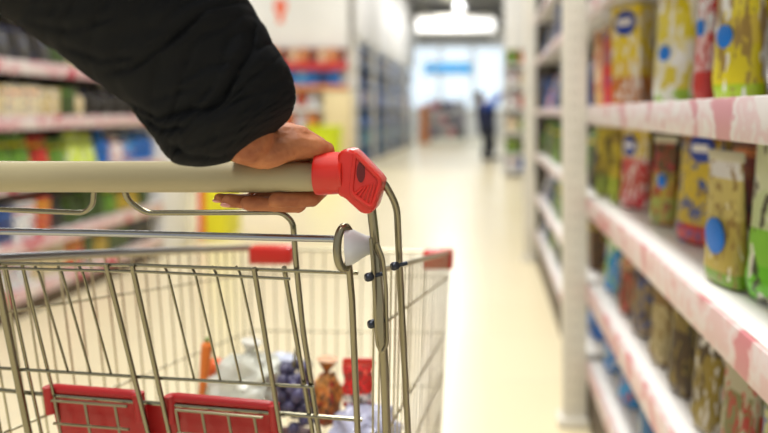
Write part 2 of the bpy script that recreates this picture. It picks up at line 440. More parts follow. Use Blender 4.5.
# --- hand built bags on the near right bay
M_logo_blue = mat('logo_blue', (18, 60, 160), .4); M_dot = mat('round_blue_mark', (12, 120, 220), .4); M_logo_w = mat('logo_white', (240, 240, 240), .4)
M_crimp = mat('crimped_foil_edge', (200, 196, 170), .3)
def facing(px0, px1, X0, th):
    th = math.radians(th); Y0 = X0*F/(px0-VX); k = (px1-VX)/F
    w = (k*Y0-X0)/(math.sin(th)+k*math.cos(th))
    a = Vector((X0, Y0, 0)); b = a+Vector((w*math.sin(th), -w*math.cos(th), 0))
    return a, b, w
def shelf_bag(shape, px0, px1, X0, th, z, h, d, bands, accent, amount, label, cat='bag', name='pet_food_bag', marks=(), seed=1, sc=4):
    a, b, w = facing(px0, px1, X0, th)
    u = (b-a).normalized(); n = Vector((-u.y, u.x, 0))      # n points into the shelf
    if n.x < 0: n = -n
    c = (a+b)/2+n*d/2
    t = empty(name, (c.x, c.y, z+.0015), label, cat)
    t.rotation_euler = (0, 0, math.atan2(u.y, u.x))
    bm = SHAPES[shape]() ; bmesh.ops.scale(bm, vec=(w*.96, d, h), verts=bm.verts)
    link('bag_body' if shape == 'bag' else 'carton_body', bm, print_mat('print', bands, accent, amount, sc, seed=seed), t)
    if shape == 'bag':
        bm = bmesh.new(); box(bm, -w*.475, -.004, h*.93, w*.475, .004, h*1.01, .001); link('crimped_seal', bm, M_crimp, t)
    for kind, cx, cz, rx, rz in marks:
        # surface y at that height
        zf = cz
        dep = .5*((1-(zf-.1)/.9)**.75 if zf > .1 else 1)*d if shape == 'bag' else d/2
        dep = dep*(1-abs(cx)*.4) if shape == 'bag' else dep
        bm = bmesh.new(); lathe_axis(bm, [(0, 1), (.9, 1), (1, .95)], (0, 0, 0), (0, -1, 0), 28)
        bmesh.ops.scale(bm, vec=(rx*w, .004, rz*w), verts=bm.verts); bmesh.ops.translate(bm, vec=(cx*w, -dep-.001, cz*h), verts=bm.verts)
        o = link('logo', bm, M_dot if kind == 'dot' else M_logo_blue, t)
        if kind == 'oval':
            bm = bmesh.new()
            box(bm, cx*w-rx*w*.62, -dep-.008, cz*h-rz*w*.2, cx*w+rx*w*.62, -dep-.004, cz*h+rz*w*.32)
            link('logo_lettering', bm, M_logo_w, o, False)
    return t
Y_, R_, W_, O_, B_, BR, G_ = C['yellow'], C['red'], C['white'], C['orange'], C['blue'], C['brown'], C['green']
z1, z2, z3, z4, z5 = RT[2], RT[3], RT[4], RT[5], RT[1]
yel = (226, 200, 34)
# shelf at camera height
shelf_bag('box', 594, 603, .385, 60, z1, .27, .05, [(0, (210, 180, 120)), (.3, (226, 196, 160)), (.8, (190, 150, 100))], O_, .4, 'pale orange carton next to the slotted upright on the eye-level shelf', 'carton', 'pet_food_carton', seed=2)
shelf_bag('box', 603, 611, .40, 40, z1, .275, .05, [(0, (226, 70, 40)), (.5, (214, 120, 90)), (.85, (200, 160, 110))], R_, .4, 'thin orange-red carton beside the yellow carton on the eye-level shelf', 'carton', 'pet_food_carton', seed=3)
shelf_bag('box', 611, 641, .42, 30, z1, .33, .06, [(0, (190, 110, 30)), (.28, (222, 190, 70)), (.45, yel), (.93, (238, 214, 20))], (230, 214, 90), .3, 'yellow carton with a blue oval logo on the eye-level shelf', 'carton', 'pet_food_carton', [('oval', 0, .825, .36, .28)], seed=31)
shelf_bag('bag', 645, 688, .42, 28, z1, .33, .09, [(0, (150, 190, 40)), (.1, (214, 196, 60)), (.28, (226, 216, 150)), (.5, (216, 200, 30))], W_, .38, 'yellow and white bag with a small blue disc on the eye-level shelf', 'bag', 'pet_food_bag', [('dot', -.1, .39, .13, .13)], seed=36, sc=2.5)
shelf_bag('bag', 688, 706, .45, 20, z1, .325, .07, [(0, (200, 60, 50)), (.2, (226, 190, 190)), (.45, (222, 224, 230)), (.8, (190, 170, 60))], R_, .42, 'narrow white and red bag between two yellow bags on the eye-level shelf', 'bag', 'pet_food_bag', [('dot', 0, .5, .2, .3)], seed=7)
shelf_bag('bag', 703, 752, .41, 22, z1, .33, .08, [(0, (170, 200, 30)), (.08, (216, 200, 30)), (.3, (214, 190, 60)), (.45, (224, 208, 30))], W_, .46, 'large yellow and white bag with a bright blue disc on the eye-level shelf', 'bag', 'pet_food_bag', [('dot', -.1, .35, .16, .17)], seed=9, sc=2.5)
shelf_bag('bag', 757, 800, .44, 15, z1, .30, .09, [(0, (150, 140, 130)), (.08, (224, 224, 230)), (.3, (130, 110, 70)), (.5, (220, 220, 224)), (.7, (140, 120, 50))], W_, .4, 'grey and white striped bag at the near end of the eye-level shelf', 'bag', 'pet_food_bag', seed=8)
# shelf below
shelf_bag('bag', 592, 608, .385, 50, z2, .27, .07, [(0, (150, 170, 70)), (.3, (196, 176, 60)), (.6, (206, 186, 60))], (90, 80, 50), .4, 'mustard and green bag beside the slotted upright, below eye level', 'bag', seed=9)
shelf_bag('bag', 606, 618, .405, 40, z2, .28, .07, [(0, (180, 200, 60)), (.3, (206, 186, 50)), (.7, (186, 160, 60))], W_, .35, 'yellow bag leaning next to the red dotted bag, below eye level', 'bag', seed=10)
shelf_bag('bag', 615, 643, .42, 30, z2, .292, .07, [(0, (200, 40, 50)), (.2, (186, 60, 40)), (.35, (196, 50, 44)), (.55, (214, 186, 60))], (200, 140, 40), .35, 'red and yellow bag with a white and blue logo, below eye level', 'bag', 'pet_food_bag', [('oval', -.1, .68, .22, .26)], seed=11)
shelf_bag('bag', 645, 668, .44, 25, z2, .24, .07, [(0, (170, 180, 90)), (.3, (180, 160, 60)), (.6, (96, 76, 44))], (60, 60, 60), .4, 'brown and mustard bag behind the rail, right of the red bag', 'bag', 'pet_food_bag', [('dot', .1, .5, .18, .2)], seed=12)
shelf_bag('bag', 668, 712, .44, 20, z2, .292, .08, [(0, (196, 60, 50)), (.16, (196, 170, 60)), (.35, (206, 180, 50)), (.8, (150, 110, 40))], (150, 120, 50), .4, 'mustard bag with a dark blue oval logo, below eye level', 'bag', 'pet_food_bag', [('oval', .1, .76, .28, .2)], seed=13)
shelf_bag('bag', 697, 731, .395, 10, z2+.001, .235, .05, [(0, (120, 160, 40)), (.1, (186, 166, 80)), (.5, (206, 190, 110)), (.8, (226, 224, 220))], (230, 226, 200), .35, 'slim beige bag with a bright blue square-round mark, in front of the mustard bag', 'bag', 'pet_food_bag', [('dot', 0, .36, .26, .26)], seed=14)
shelf_bag('bag', 734, 790, .42, 15, z2, .29, .09, [(0, (110, 200, 30)), (.2, (140, 206, 60)), (.4, (200, 214, 160)), (.62, (210, 216, 176)), (.88, (150, 190, 70))], (226, 228, 206), .45, 'green and white bag at the near end, below eye level', 'bag', seed=15, sc=3)
shelf_bag('bag', 792, 860, .42, 8, z2, .29, .09, [(0, (110, 200, 30)), (.4, (170, 210, 110)), (.8, (150, 190, 70))], (226, 228, 206), .45, 'second green and white bag behind the nearest one, below eye level', 'bag', seed=16, sc=3)
# third shelf
third = [((590, 600), (200, 190, 150), (60, 120, 190), 'pale bag with blue print at the upright on the third shelf'),
         ((600, 614), (20, 140, 214), (120, 190, 60), 'bright blue bag on the third shelf'),
         ((614, 627), (110, 84, 60), (190, 160, 120), 'brown bag on the third shelf, beside the bright blue bag'),
         ((627, 644), (150, 130, 90), (90, 70, 50), 'taupe bag on the third shelf, second from the bright blue bag'),
         ((644, 662), (190, 176, 130), (120, 96, 60), 'beige bag on the third shelf under the red and yellow bag'),
         ((662, 684), (84, 66, 42), (150, 130, 60), 'dark brown bag on the third shelf below the mustard bag'),
         ((684, 710), (150, 130, 50), (80, 64, 40), 'olive bag on the third shelf behind the pink price rail'),
         ((710, 745), (130, 130, 80), (186, 180, 150), 'grey-green bag on the third shelf near the picture edge'),
         ((745, 800), (110, 120, 50), (190, 190, 130), 'olive and cream bag nearest the lens on the third shelf')]
for i, ((a, b), c1, c2, lb) in enumerate(third):
    if a > 595: shelf_bag('bag', a, b+2, .395, 30-2*i, z3, .25-.01*(i % 3), .07, [(0, c1), (.6, c2), (.75, c1)], c2, .4, lb, seed=20+i)
fourth = [((590, 600), (60, 90, 160), (220, 220, 220), 'dark blue bag by the upright on the fourth shelf'),
          ((600, 614), (30, 130, 210), (200, 210, 90), 'blue and lime bag on the fourth shelf'),
          ((614, 632), (40, 150, 214), (60, 70, 110), 'bright blue bag on the fourth shelf'),
          ((632, 655), (50, 120, 170), (200, 200, 190), 'blue and grey bag on the fourth shelf'),
          ((655, 690), (120, 110, 60), (190, 180, 120), 'olive bag on the fourth shelf'),
          ((690, 740), (80, 90, 40), (170, 160, 90), 'dark olive bag nearest the lens on the fourth shelf')]
for i, ((a, b), c1, c2, lb) in enumerate(fourth):
    if a > 595: shelf_bag('bag', a, b+1, .395, 28-2*i, z4, .22, .07, [(0, c1), (.5, c2), (.7, c1)], c2, .4, lb, seed=40+i)
# deeper rows behind the front bags of the near bay
for zi, (zz, cols, nm) in enumerate([(z1, ['ochre', 'brown', 'tan', 'yellow', 'brown', 'ochre'], 'eye-level'), (z2, ['brown', 'ochre', 'maroon', 'brown', 'ochre', 'dgreen'], 'second'),
                                     (z3, ['brown', 'black', 'brown', 'tan', 'brown', 'dgreen'], 'third'), (z4, ['navy', 'brown', 'blue', 'brown', 'dgreen', 'brown'], 'fourth')]):
    y = 2.40; k = 0
    while y > .9:
        product('bag', cols[k % 6], (.72, y, zz), .2, .1, [.27, .25, .22, .2][zi]+random.random()*.03, -math.pi/2, '%s shelf back row, near right bay' % nm)
        y -= .225; k += 1

# --- second right bay, small products
pal2 = {0: ['navy', 'blue', 'brown', 'tan', 'blue'], 1: ['navy', 'blue', 'brown', 'ochre', 'black'], 2: ['blue', 'navy', 'orange', 'black', 'blue'],
        3: ['green', 'black', 'dgreen', 'green', 'black'], 4: ['white', 'navy', 'green', 'brown'], 5: ['white', 'green', 'dgreen', 'blue', 'navy']}
shelfname = ['top', 'second', 'third', 'fourth', 'fifth', 'lowest']
for si, z in enumerate(RT):
    y = 2.75; k = 0
    while y < 5.2:
        w = .16+random.random()*.07
        product(['bag', 'box', 'bottle'][(k+si) % 3] if w < .2 else 'bag', random.choice(pal2[si]), (.368+.10, y+w/2, z), w, .13, .21+random.random()*.03 if si != 0 else .3, -math.pi/2,
                '%s shelf between slotted uprights' % shelfname[si])
        y += w+.015; k += 1

# --- near left gondola
LT = [1.83, 1.44, 1.13, .785, .435, .17]
shelving('shelving_unit', 'long white shelving unit on the left behind the cart', -2.6, .5, 2.5, 5.6, LT, -1, 2.1, rail=M_rail_l, lip=.08, posts=(.05, 1.0, 2.0, 3.05))
t = empty('white_partition', (-2.62, 5.62, 0), 'plain white end partition closing the left shelving beside the yellow stand', 'end panel')
bm = bmesh.new(); box(bm, -.5, 0, 0, .02, .46, 2.15, .008); link('board', bm, M_white, t)
bm = bmesh.new(); box(bm, -.52, -.01, 0, .03, .47, .08, .005); link('foot', bm, M_metal_w, t)
palL = [['dgreen', 'green', 'tan', 'cream', 'dgreen'], ['dgreen', 'black', 'dgreen', 'cream', 'tan', 'cream', 'cyan', 'white', 'red'],
        ['tan', 'cream', 'tan', 'dgreen', 'tan', 'cream', 'black', 'black', 'brown', 'black', 'blue'],
        ['blue', 'white', 'green', 'red', 'green', 'lime', 'blue', 'white', 'cyan', 'blue', 'white'],
        ['navy', 'white', 'red', 'yellow', 'black', 'dgreen', 'green', 'dgreen', 'ochre', 'dgreen', 'dgreen'],
        ['navy', 'white', 'cyan', 'tan', 'red', 'dgreen', 'ochre', 'dgreen', 'black', 'black', 'brown']]
for si, z in enumerate(LT):
    pal = palL[si]; hmax = [.2, .27, .2, .24, .24, .19][si]
    y = 2.6
    while y < 5.42:
        w = .11+random.random()*.07
        f = (y-3.55)/(5.55-3.55); f = min(.999, max(0, f+random.uniform(-.08, .08)))
        c = pal[int(f*len(pal))]
        kd = {0: 'bag', 1: 'bag', 2: 'box' if f < .5 else 'bottle', 3: 'bag' if f < .55 else 'bottle', 4: 'box' if f < .35 else 'bag', 5: 'box'}[si]
        product(kd, c, (-2.6-.10, y+w/2, z), w, .14, hmax*(.8+.2*random.random()), math.pi/2, '%s shelf, left unit' % shelfname[si])
        if si in (1, 2, 3, 4):
            product('box', random.choice(['black', 'brown', 'dgreen']), (-2.6-.30, y+w/2, z), w, .16, hmax*.8, math.pi/2, '%s shelf back row, left unit' % shelfname[si])
        y += w+.012
# yellow display stand beyond the end panel
t = empty('yellow_display_stand', (-2.5, 6.5, 0), 'bright yellow cardboard display stand past the white end panel', 'display stand')
M_yel = mat('yellow_card', (232, 226, 40), .5, var=.08)
bm = bmesh.new(); box(bm, -.12, -.15, 0, .12, .25, .62, .01); link('bin', bm, M_yel, t)
bm = bmesh.new(); box(bm, -.12, .2, .6, .12, .25, 1.2, .01); link('header_board', bm, M_yel, t)
bm = bmesh.new(); box(bm, -.125, -.16, .02, -.07, -.148, .6); link('orange_stripe', bm, mat('orange_card', (230, 90, 60), .5), t, False)

# --- far left unit along the aisle and its boards
FLT = [2.55, 2.15, 1.72, 1.28, .85, .42, .14]
bays = [(14.2, 16.5), (16.52, 18.9), (18.92, 21.2), (21.22, 23.4), (23.42, 25.4)]
order = ['nearest', 'second', 'middle', 'fourth', 'farthest']
for bi, (y0, y1) in enumerate(bays):
    t = shelving('shelving_unit', '%s bay of the tall blue-stocked shelving along the far left' % order[bi], -2.7, .5, y0, y1, FLT, -1, 2.66, rail=M_rail_b, back=M_dark_back, lip=.035, shelf_m=M_shelf_b)
    bm = bmesh.new(); box(bm, -.06, 0, 0, .045, .08, 2.66, .01); link('side_panel', bm, M_metal_w, t)
    for si, z in enumerate(FLT[1:]):
        y = y0+.13
        while y < y1-.44:
            w = .3+random.random()*.12
            pal = [['black', 'brown', 'navy'], ['navy', 'black', 'blue'], ['navy', 'blue', 'grey', 'maroon'], ['blue', 'navy', 'black'], ['teal', 'navy', 'blue'], ['teal', 'blue', 'navy']][si]
            product(['box', 'bag'][si % 2], random.choice(pal), (-2.7-.17, y+w/2, z), w, .3, (.20 if si == 5 else .31)+random.random()*.02, math.pi/2,
                    '%s shelf, %s far-left bay' % (['top', 'second', 'third', 'fourth', 'fifth', 'lowest'][si], order[bi]))
            y += w+.02
for i, (y0, y1) in enumerate([(14.2, 19.4), (19.44, 25.4)]):
    o = empty('header_board', (-2.66, y0, 2.68), ['tall white header board above the nearer far-left bays', 'tall white header board above the farther far-left bays'][i], 'header board')
    bm = bmesh.new(); box(bm, -.06, 0, 0, 0, y1-y0, 2.2, .01); link('board', bm, M_white, o)
    bm = bmesh.new()
    for k in range(3): box(bm, -.005, .02+k*(y1-y0-.1)/2, 0, .015, .06+k*(y1-y0-.1)/2, 2.2)
    link('board_seam', bm, M_metal_w, o, False)
# --- end cap facing the camera
ec = empty('end_cap_display', (-4.9, 13.95, 0), 'wide end display of shelves facing the cart on the far left', 'display shelving')
XE0, XE1 = 0, 2.2
bm = bmesh.new(); box(bm, XE0, .12, 0, XE1, .2, 2.5); link('back_panel', bm, mat('pale_back', (214, 208, 200), .6), ec, False)
etops = [2.12, 1.66, 1.25, .8, .3]
for z, rm in zip(etops, [M_rail_r, M_rail_o, M_shelf, M_rail_r, M_shelf]):
    bm = bmesh.new(); box(bm, XE0, -.35, z-.03, XE1-(.52 if z < 1.6 else .03), .12, z); sh = link('shelf', bm, M_shelf, ec, False)
    bm = bmesh.new(); box(bm, XE0, -.36, z-(.15 if rm is M_rail_r and z > 2 else .07), XE1-(.52 if z < 1.6 else .03), -.35, z+.01); link('price_rail', bm, rm, sh, False)
bm = bmesh.new(); box(bm, XE1-.5, -.36, 0, XE1, .1, 1.55, .01); link('cream_side_cabinet', bm, mat('cream_board', (230, 212, 168), .5), ec)
for z, cols, kd, hh, w in [(2.12, ['orange', 'maroon', 'cream'], 'can', .26, .17), (1.66, ['blue', 'cyan', 'blue', 'navy'], 'box', .3, .2), (1.25, ['white', 'red', 'white', 'pink'], 'bag', .3, .2),
                        (.8, ['red', 'white', 'orange', 'white'], 'box', .34, .2), (.3, ['lime', 'white', 'lime', 'yellow'], 'bag', .36, .24)]:
    x = .03; k = 0
    while x < XE1-(.75 if z < 1.6 else .25):
        product(kd, cols[k % len(cols)], (-4.9+x+w/2, 13.95-.15, z), w, .2, hh, 0, '%s row, left end display' % {2.12: 'top', 1.66: 'second', 1.25: 'middle', .8: 'fourth', .3: 'lowest'}[z])
        x += w+.02; k += 1
hb = empty('header_board', (-4.9, 13.9, 2.42), 'large white header board with a small red mark above the end display', 'header board')
bm = bmesh.new(); box(bm, 0, 0, 0, 2.12, .1, 2.4, .01); link('board', bm, M_white, hb)
bm = bmesh.new(); ball(bm, (.78, -.01, .82), .13, (1, .1, 1.3)); box(bm, .72, -.02, .5, .84, 0, .66, .004); link('red_mark', bm, mat('pale_red_print', (240, 120, 90), .5), hb)
bm = bmesh.new(); box(bm, 2.14, 0, 0, 2.2, .1, 2.4); link('post', bm, mat('grey_post', (150, 146, 140), .5), hb, False)
# lime tub stack in front of end display
t = empty('lime_bin', (-2.95, 12.6, 0), 'lime yellow bin standing in front of the far left end display', 'bin')
bm = bmesh.new(); lathe_axis(bm, [(0, .24), (.02, .26), (.84, .33), (.87, .35), (.9, .35), (.9, .31), (.8, .3)], (0, 0, 0), (0, 0, 1)); link('bin_body', bm, mat('lime_plastic', (206, 222, 20), .4), t)

# --- far right end display
fe = empty('end_cap_display', (.3, 12.3, 0), 'narrow end display with white header past the right shelving', 'display shelving')
bm = bmesh.new(); box(bm, 0, .4, 0, .9, .45, 4.2); link('back_panel', bm, M_white, fe, False)
bm = bmesh.new(); box(bm, 0, -.02, 2.25, .9, .4, 4.2, .01); link('header', bm, M_white, fe)
rows = [2.0, 1.6, 1.22, .8, .42, .12]
for z in rows:
    bm = bmesh.new(); box(bm, 0, 0, z-.04, .9, .4, z); link('shelf', bm, M_shelf, fe, False)
bm = bmesh.new(); box(bm, -.03, 0, 0, -.002, .45, 2.25); link('side_panel', bm, M_metal_w, fe, False)
for ri, (z, cols) in enumerate(zip(rows, [['green', 'orange', 'tan', 'maroon'], ['white', 'cream', 'white'], ['white', 'red', 'cream'], ['cream', 'green', 'white'], ['green', 'dgreen', 'cream'], ['white', 'blue', 'black']])):
    for k in range(4):
        product(['box', 'bag'][k % 2], cols[k % len(cols)], (.3+.12+k*.22, 12.3+.14, z), .2, .2, .24, 0, '%s row, right end display' % shelfname[ri])
shelving('shelving_unit', 'far right shelving continuing behind the narrow end display', .52, .5, 12.8, 20, [2.0, 1.6, 1.2, .8, .4, .15], 1, 2.4, rail=M_rail_top, lip=.06)

# --- back of the store
t = empty('roll_cage', Vector((P(447, 141, 27).x, 27, 0)), 'grey wire roll cage standing at the far end of the aisle', 'roll cage')
M_cage = mat('grey_cage_wire', (120, 112, 122), .5, .3)
bm = bmesh.new()
for x in (-.66, .66):
    for y in (0, .6): tube(bm, [(x, y, 0.1), (x, y, 1.7)], .025, 6)
link('frame', bm, M_cage, t)
bm = bmesh.new()
for k in range(12): tube(bm, [(-.66, .6, .25+k*.125), (.66, .6, .25+k*.125)], .012, 5)
for k in range(14): tube(bm, [(-.6+k*.093, .6, .2), (-.6+k*.093, .6, 1.7)], .01, 5)
link('wire_panel', bm, M_cage, t)
for z in (.2, .7, 1.2):
    bm = bmesh.new(); box(bm, -.66, 0, z-.03, .66, .6, z); link('deck', bm, M_cage, t, False)
bm = bmesh.new()
for x in (-.6, .6):
    for y in (.05, .55): lathe_axis(bm, [(-.02, .04), (-.02, .055), (.02, .055), (.02, .04)], (x, y, .056), (1, 0, 0), 14)
link('casters', bm, M_black, t)
cg = t.location.copy()
for i, z in enumerate((.2, .7, 1.2)):
    for k in range(4):
        product('box', ['purple', 'grey', 'pink', 'black'][(k+i) % 4], (cg.x-.47+k*.31, cg.y+.3, z), .28, .36, .34-.06*(i % 2), 0, '%s deck of roll cage' % ['bottom', 'middle', 'top'][i])
for k in range(4):
    o = product('box', 'orange', (P(424, 0, 26).x, 26, .0+k*.36), .34, .34, .35, .02*k, 'in stack beside roll cage')
sg = empty('hanging_sign', P(448, 73, 26), 'hanging cyan sign above the far end of the aisle', 'sign')
bm = bmesh.new(); box(bm, -.9, .02, -.08, .9, .05, .42, .005); link('sign_board', bm, mat('white_acrylic', (238, 244, 250), .4), sg)
bm = bmesh.new(); lathe_axis(bm, [(0, .15), (.02, .15)], (-.7, .02, .17), (0, -1, 0), 20)
x = -.45
for w in (.1, .14, .1, .16, .1, .12): box(bm, x, 0, .04, x+w, .02, .04+.3); x += w+.04
lathe_axis(bm, [(0, .17), (.02, .17)], (.68, .02, .17), (0, -1, 0), 20)
link('lettering', bm, M_cyan, sg, False)
bm = bmesh.new()
for x in (-.8, .8): tube(bm, [(x, .035, .42), (x, .035, 4.89-sg.location.z)], .01, 6)
link('hanger', bm, M_steel, sg)

# ------------------------------------------------------------------ far shopper
def shopper():
    Y = 16.8
    q = lambda px, py, dy=0: P(px, py, Y+dy)
    base = P(487, 160, Y); base.z = 0
    t = empty('person', (0, 0, 0), 'person in dark blue jacket and dark trousers reaching to the right shelf', 'person')
    skin = mat('skin_far', (190, 140, 112), .5); cloth = mat('navy_jacket', (24, 34, 70), .7); trous = mat('dark_trousers', (30, 34, 46), .7); hair = mat('brown_hair', (48, 36, 34), .7)
    bm = bmesh.new()
    head = q(480, 97.3)
    ball(bm, head, .112, (.85, 1, 1.15)); ball(bm, head+Vector((.085, -.02, -.01)), .018); ball(bm, head+Vector((.06, -.03, -.06)), .05)
    for s in (-1, 1): ball(bm, head+Vector((0, s*.095, -.01)), .024)
    chain(bm, [q(481, 100), q(483, 105)], [.05, .055])
    chain(bm, [q(484, 106.5), q(485, 113), q(486, 122), q(487, 128)], [.12, .14, .125, .13])
    sh = q(487, 106.5, -.14)
    hand_r = q(500, 94.5, -.2)
    chain(bm, [sh, q(494, 104, -.2), hand_r], [.05, .04, .028])
    for k in range(4): chain(bm, [hand_r, hand_r+Vector((.055+.006*k, -.03+.02*k, .05-.008*k)), hand_r+Vector((.09, -.03+.02*k, .06-.01*k))], [.014, .011, .009])
    chain(bm, [hand_r, hand_r+Vector((.01, -.03, .06))], [.014, .01])
    sl = q(481, 107, .15); hl = q(491, 118, .12)
    chain(bm, [sl, q(482, 119, .2), hl], [.05, .04, .03])
    for k in range(4): chain(bm, [hl, hl+Vector((.06, -.02+.016*k, -.01)), hl+Vector((.085, -.02+.016*k, -.035))], [.014, .011, .009])
    hips = q(487, 128)
    fz = Vector((0, 0, 0))
    fr = Vector((P(484, 0, Y).x, Y-.1, .05)); fl = Vector((P(492, 0, Y).x, Y+.22, .05))
    kr = (hips+fr)/2+Vector((.05, -.04, .0)); kl = (hips+fl)/2+Vector((.06, .04, 0))
    chain(bm, [hips+Vector((0, -.08, -.03)), kr, fr+Vector((-.01, 0, .04))], [.09, .06, .042]); chain(bm, [hips+Vector((0, .08, -.03)), kl, fl+Vector((-.01, 0, .04))], [.09, .06, .042])
    for f in (fr, fl): chain(bm, [f, f+Vector((.16, 0, -.015))], [.04, .032])
    b = organic('body', bm, skin, t, .014, 3)
    bm = bmesh.new()
    for dx in (-4, 0, 4.5): chain(bm, [q(485+dx, 107), q(485.5+dx, 113), q(486+dx*.8, 122), q(487+dx*.8, 131)], [.125, .15, .14, .145])
    chain(bm, [sl, q(482, 119, .2), hl-Vector((.06, 0, 0))], [.075, .062, .045])
    organic('jacket', bm, cloth, t, .016, 3)
    bm = bmesh.new(); chain(bm, [sh, q(494, 103, -.2), hand_r-Vector((.03, 0, .03))], [.095, .095, .08]); organic('raised_sleeve', bm, mat('bright_blue_sleeve', (20, 80, 190), .7), t, .016, 3)
    bm = bmesh.new()
    chain(bm, [hips+Vector((0, -.08, -.03)), kr, fr+Vector((-.01, 0, .06))], [.145, .105, .075]); chain(bm, [hips+Vector((0, .08, -.03)), kl, fl+Vector((-.01, 0, .06))], [.145, .105, .075])
    organic('trousers', bm, trous, t, .016, 3)
    bm = bmesh.new()
    bm.free()
    for f in (fr, fl):
        bm = bmesh.new(); chain(bm, [f+Vector((-.03, 0, 0)), f+Vector((.17, 0, -.008))], [.05, .042]); organic('shoe', bm, M_black, t, .012, 3)
    bm = bmesh.new(); ball(bm, head+Vector((-.02, -.02, .03)), .125, (.95, 1, 1)); ball(bm, head+Vector((-.05, -.02, -.03)), .10)
    organic('hair', bm, hair, t, .012, 3)
shopper()

# ------------------------------------------------------------------ shopping cart
cart = empty('shopping_cart', (-.32, 1.1, 0), 'wire shopping cart with beige handle and red plastic fittings', 'shopping cart')
IV = Matrix.Translation(-cart.location)
def cpart(name, bm, m, parent=None, smooth=True):
    if parent is None or parent is cart:
        bmesh.ops.transform(bm, matrix=IV, verts=bm.verts); return link(name, bm, m, cart, smooth)
    bmesh.ops.transform(bm, matrix=IV, verts=bm.verts); return link(name, bm, m, parent, smooth)
HY = .72
# handle
hl, hr = P(-70, 176.5, HY), P(322, 177, HY)
bm = bmesh.new(); lathe_axis(bm, [(0, .0155), (.002, .016), ((hr-hl).length-.06, .016), ((hr-hl).length, .0145)], hl, hr-hl, 40)
cpart('handle', bm, M_handle)
def end_cap(sgn, x_at):
    """red end cap of the handle; built at the right end, mirrored for the left"""
    def Q(px, py, Y=HY):
        p = P(px, py, Y)
        if sgn < 0: p.x = x_at-(p.x-P(312, 0, HY).x)
        return p
    bm = bmesh.new()
    a = Q(316, 173.0)
    prof = [(0, .0195), (.001, .0222), (.004, .0228), (.026, .0215), (.029, .0222), (.030, .0228)]
    lathe_axis(bm, prof, a, (sgn, 0, 0), 40)
    cap = cpart('handle_end_cap', bm, M_red)
    poly = [(341, 153), (345, 149), (352, 147.5), (358, 151), (383, 177), (385, 182), (377, 208), (372, 212), (364, 211), (353, 201), (347, 195), (341, 194)]
    bm = bmesh.new(); prism(bm, [(Q(x, y).x, Q(x, y).z) for x, y in poly], HY-.019, HY+.022, .004)
    blk = cpart('socket_block', bm, M_red, cap)
    # raised border and ribs on the face
    bm = bmesh.new()
    border = [(355, 154), (381, 180), (372, 208), (351, 193)]
    pts = []
    for x, y in border: pts.append(Q(x, y, HY-.0195))
    pts = [pts[0]]+pts[1:]+[pts[0]]
    tube(bm, fillet(pts, .006), .0022, 8)
    for k in range(5):
        f = k/4
        tube(bm, [Q(363+f*12, 187-f*4, HY-.0195), Q(355+f*15, 194+f*12, HY-.0195)], .0013, 6)
    cpart('rib', bm, M_red, cap)
    bm = bmesh.new(); lathe_axis(bm, [(0, .0042), (.0012, .0042)], Q(361, 172, HY-.0188), (0, -1, 0), 20)
    bmesh.ops.scale(bm, vec=(1, 1, 2.5), verts=bm.verts, space=Matrix.Translation(-Q(361, 172, HY-.0188)))
    cpart('socket_recess_shade', bm, M_recess_shade, cap)  # flat disc on the face; the recess's shade is put into its dark red
end_cap(1, 0); end_cap(-1, P(-70, 0, HY).x+.005)

def tubes(name, m, *runs, n=10):
    bm = bmesh.new()
    for pts, r, fil in runs: tube(bm, fillet(pts, fil) if fil else pts, r, n)
    return cpart(name, bm, m)
# chassis uprights on the right
tubes('frame_tube', M_steel, ([P(371, 205, .725), P(375, 240, .73), P(384, 355, .755), P(387, 440, .78), Vector((-.10, .86, .3)), Vector((-.10, .86, .12))], .0048, .05), n=14)
tubes('frame_tube', M_steel, ([P(379, 180, .735), P(385, 184, .735), P(397, 206, .745), P(399, 256, .76), P(408, 433, .80), Vector((-.085, .9, .3)), Vector((-.085, .9, .12))], .0037, .02), n=14)
tubes('frame_tube', M_steel, ([P(-108, 205, .725), P(-104, 260, .73), P(-80, 440, .78), Vector((-.57, .86, .3)), Vector((-.57, .86, .12))], .0048, .05))
# basket geometry : corners
RBt, RFt = P(374, 272, .775), P(450, 252, 1.45)          # right rim, rear / front
LBt, LFt = P(-42, 262, .815), P(249, 249, 1.45)
zb = .47
def down(p, dx, dy): return Vector((p.x+dx, p.y+dy, zb))
RBb, RFb, LBb, LFb = down(RBt, -.02, .1), down(RFt, -.02, -.02), down(LBt, .02, .1), down(LFt, .02, -.02)
RBb.z = LBb.z = zb-.03
def panel(name, A, B, Cc, D, nv, levels, rv=.0014, rh=.0019, rim=.004):
    """A,B top edge; D,Cc bottom edge"""
    bm = bmesh.new()
    tube(bm, [A, B], rim, 10); tube(bm, [D, Cc], rh, 8)
    for f in levels: tube(bm, [A.lerp(D, f), B.lerp(Cc, f)], rh, 8)
    for k in range(nv+1):
        t = k/nv; tube(bm, [A.lerp(B, t), D.lerp(Cc, t)], rv, 6)
    return cpart(name, bm, M_wire)
M_wire = mat('pale_plated_wire', (186, 180, 154), .35, .9)
panel('basket_side', RBt, RFt, RFb, RBb, 22, (.13, .42, .62, .82))
panel('basket_side', LBt, LFt, LFb, LBb, 22, (.13, .42, .62, .82))
panel('basket_front', LFt, RFt, RFb, LFb, 16, (.13, .42, .7), rim=.0032)
bm = bmesh.new()
for k in range(15):
    t = k/14; tube(bm, [LBb.lerp(RBb, t), LFb.lerp(RFb, t)], .0018, 6)
for k in range(9):
    t = k/8; tube(bm, [LBb.lerp(LFb, t), RBb.lerp(RFb, t)], .0024, 6)
cpart('basket_floor', bm, M_chrome)
# thick rod lying on the left rim
tubes('rim_rod', mat('grey_plated_rod', (140, 144, 150), .3, 1.), ([P(-42, 259, .80), P(60, 254, .93), P(249, 247, 1.44)], .0042, 0))
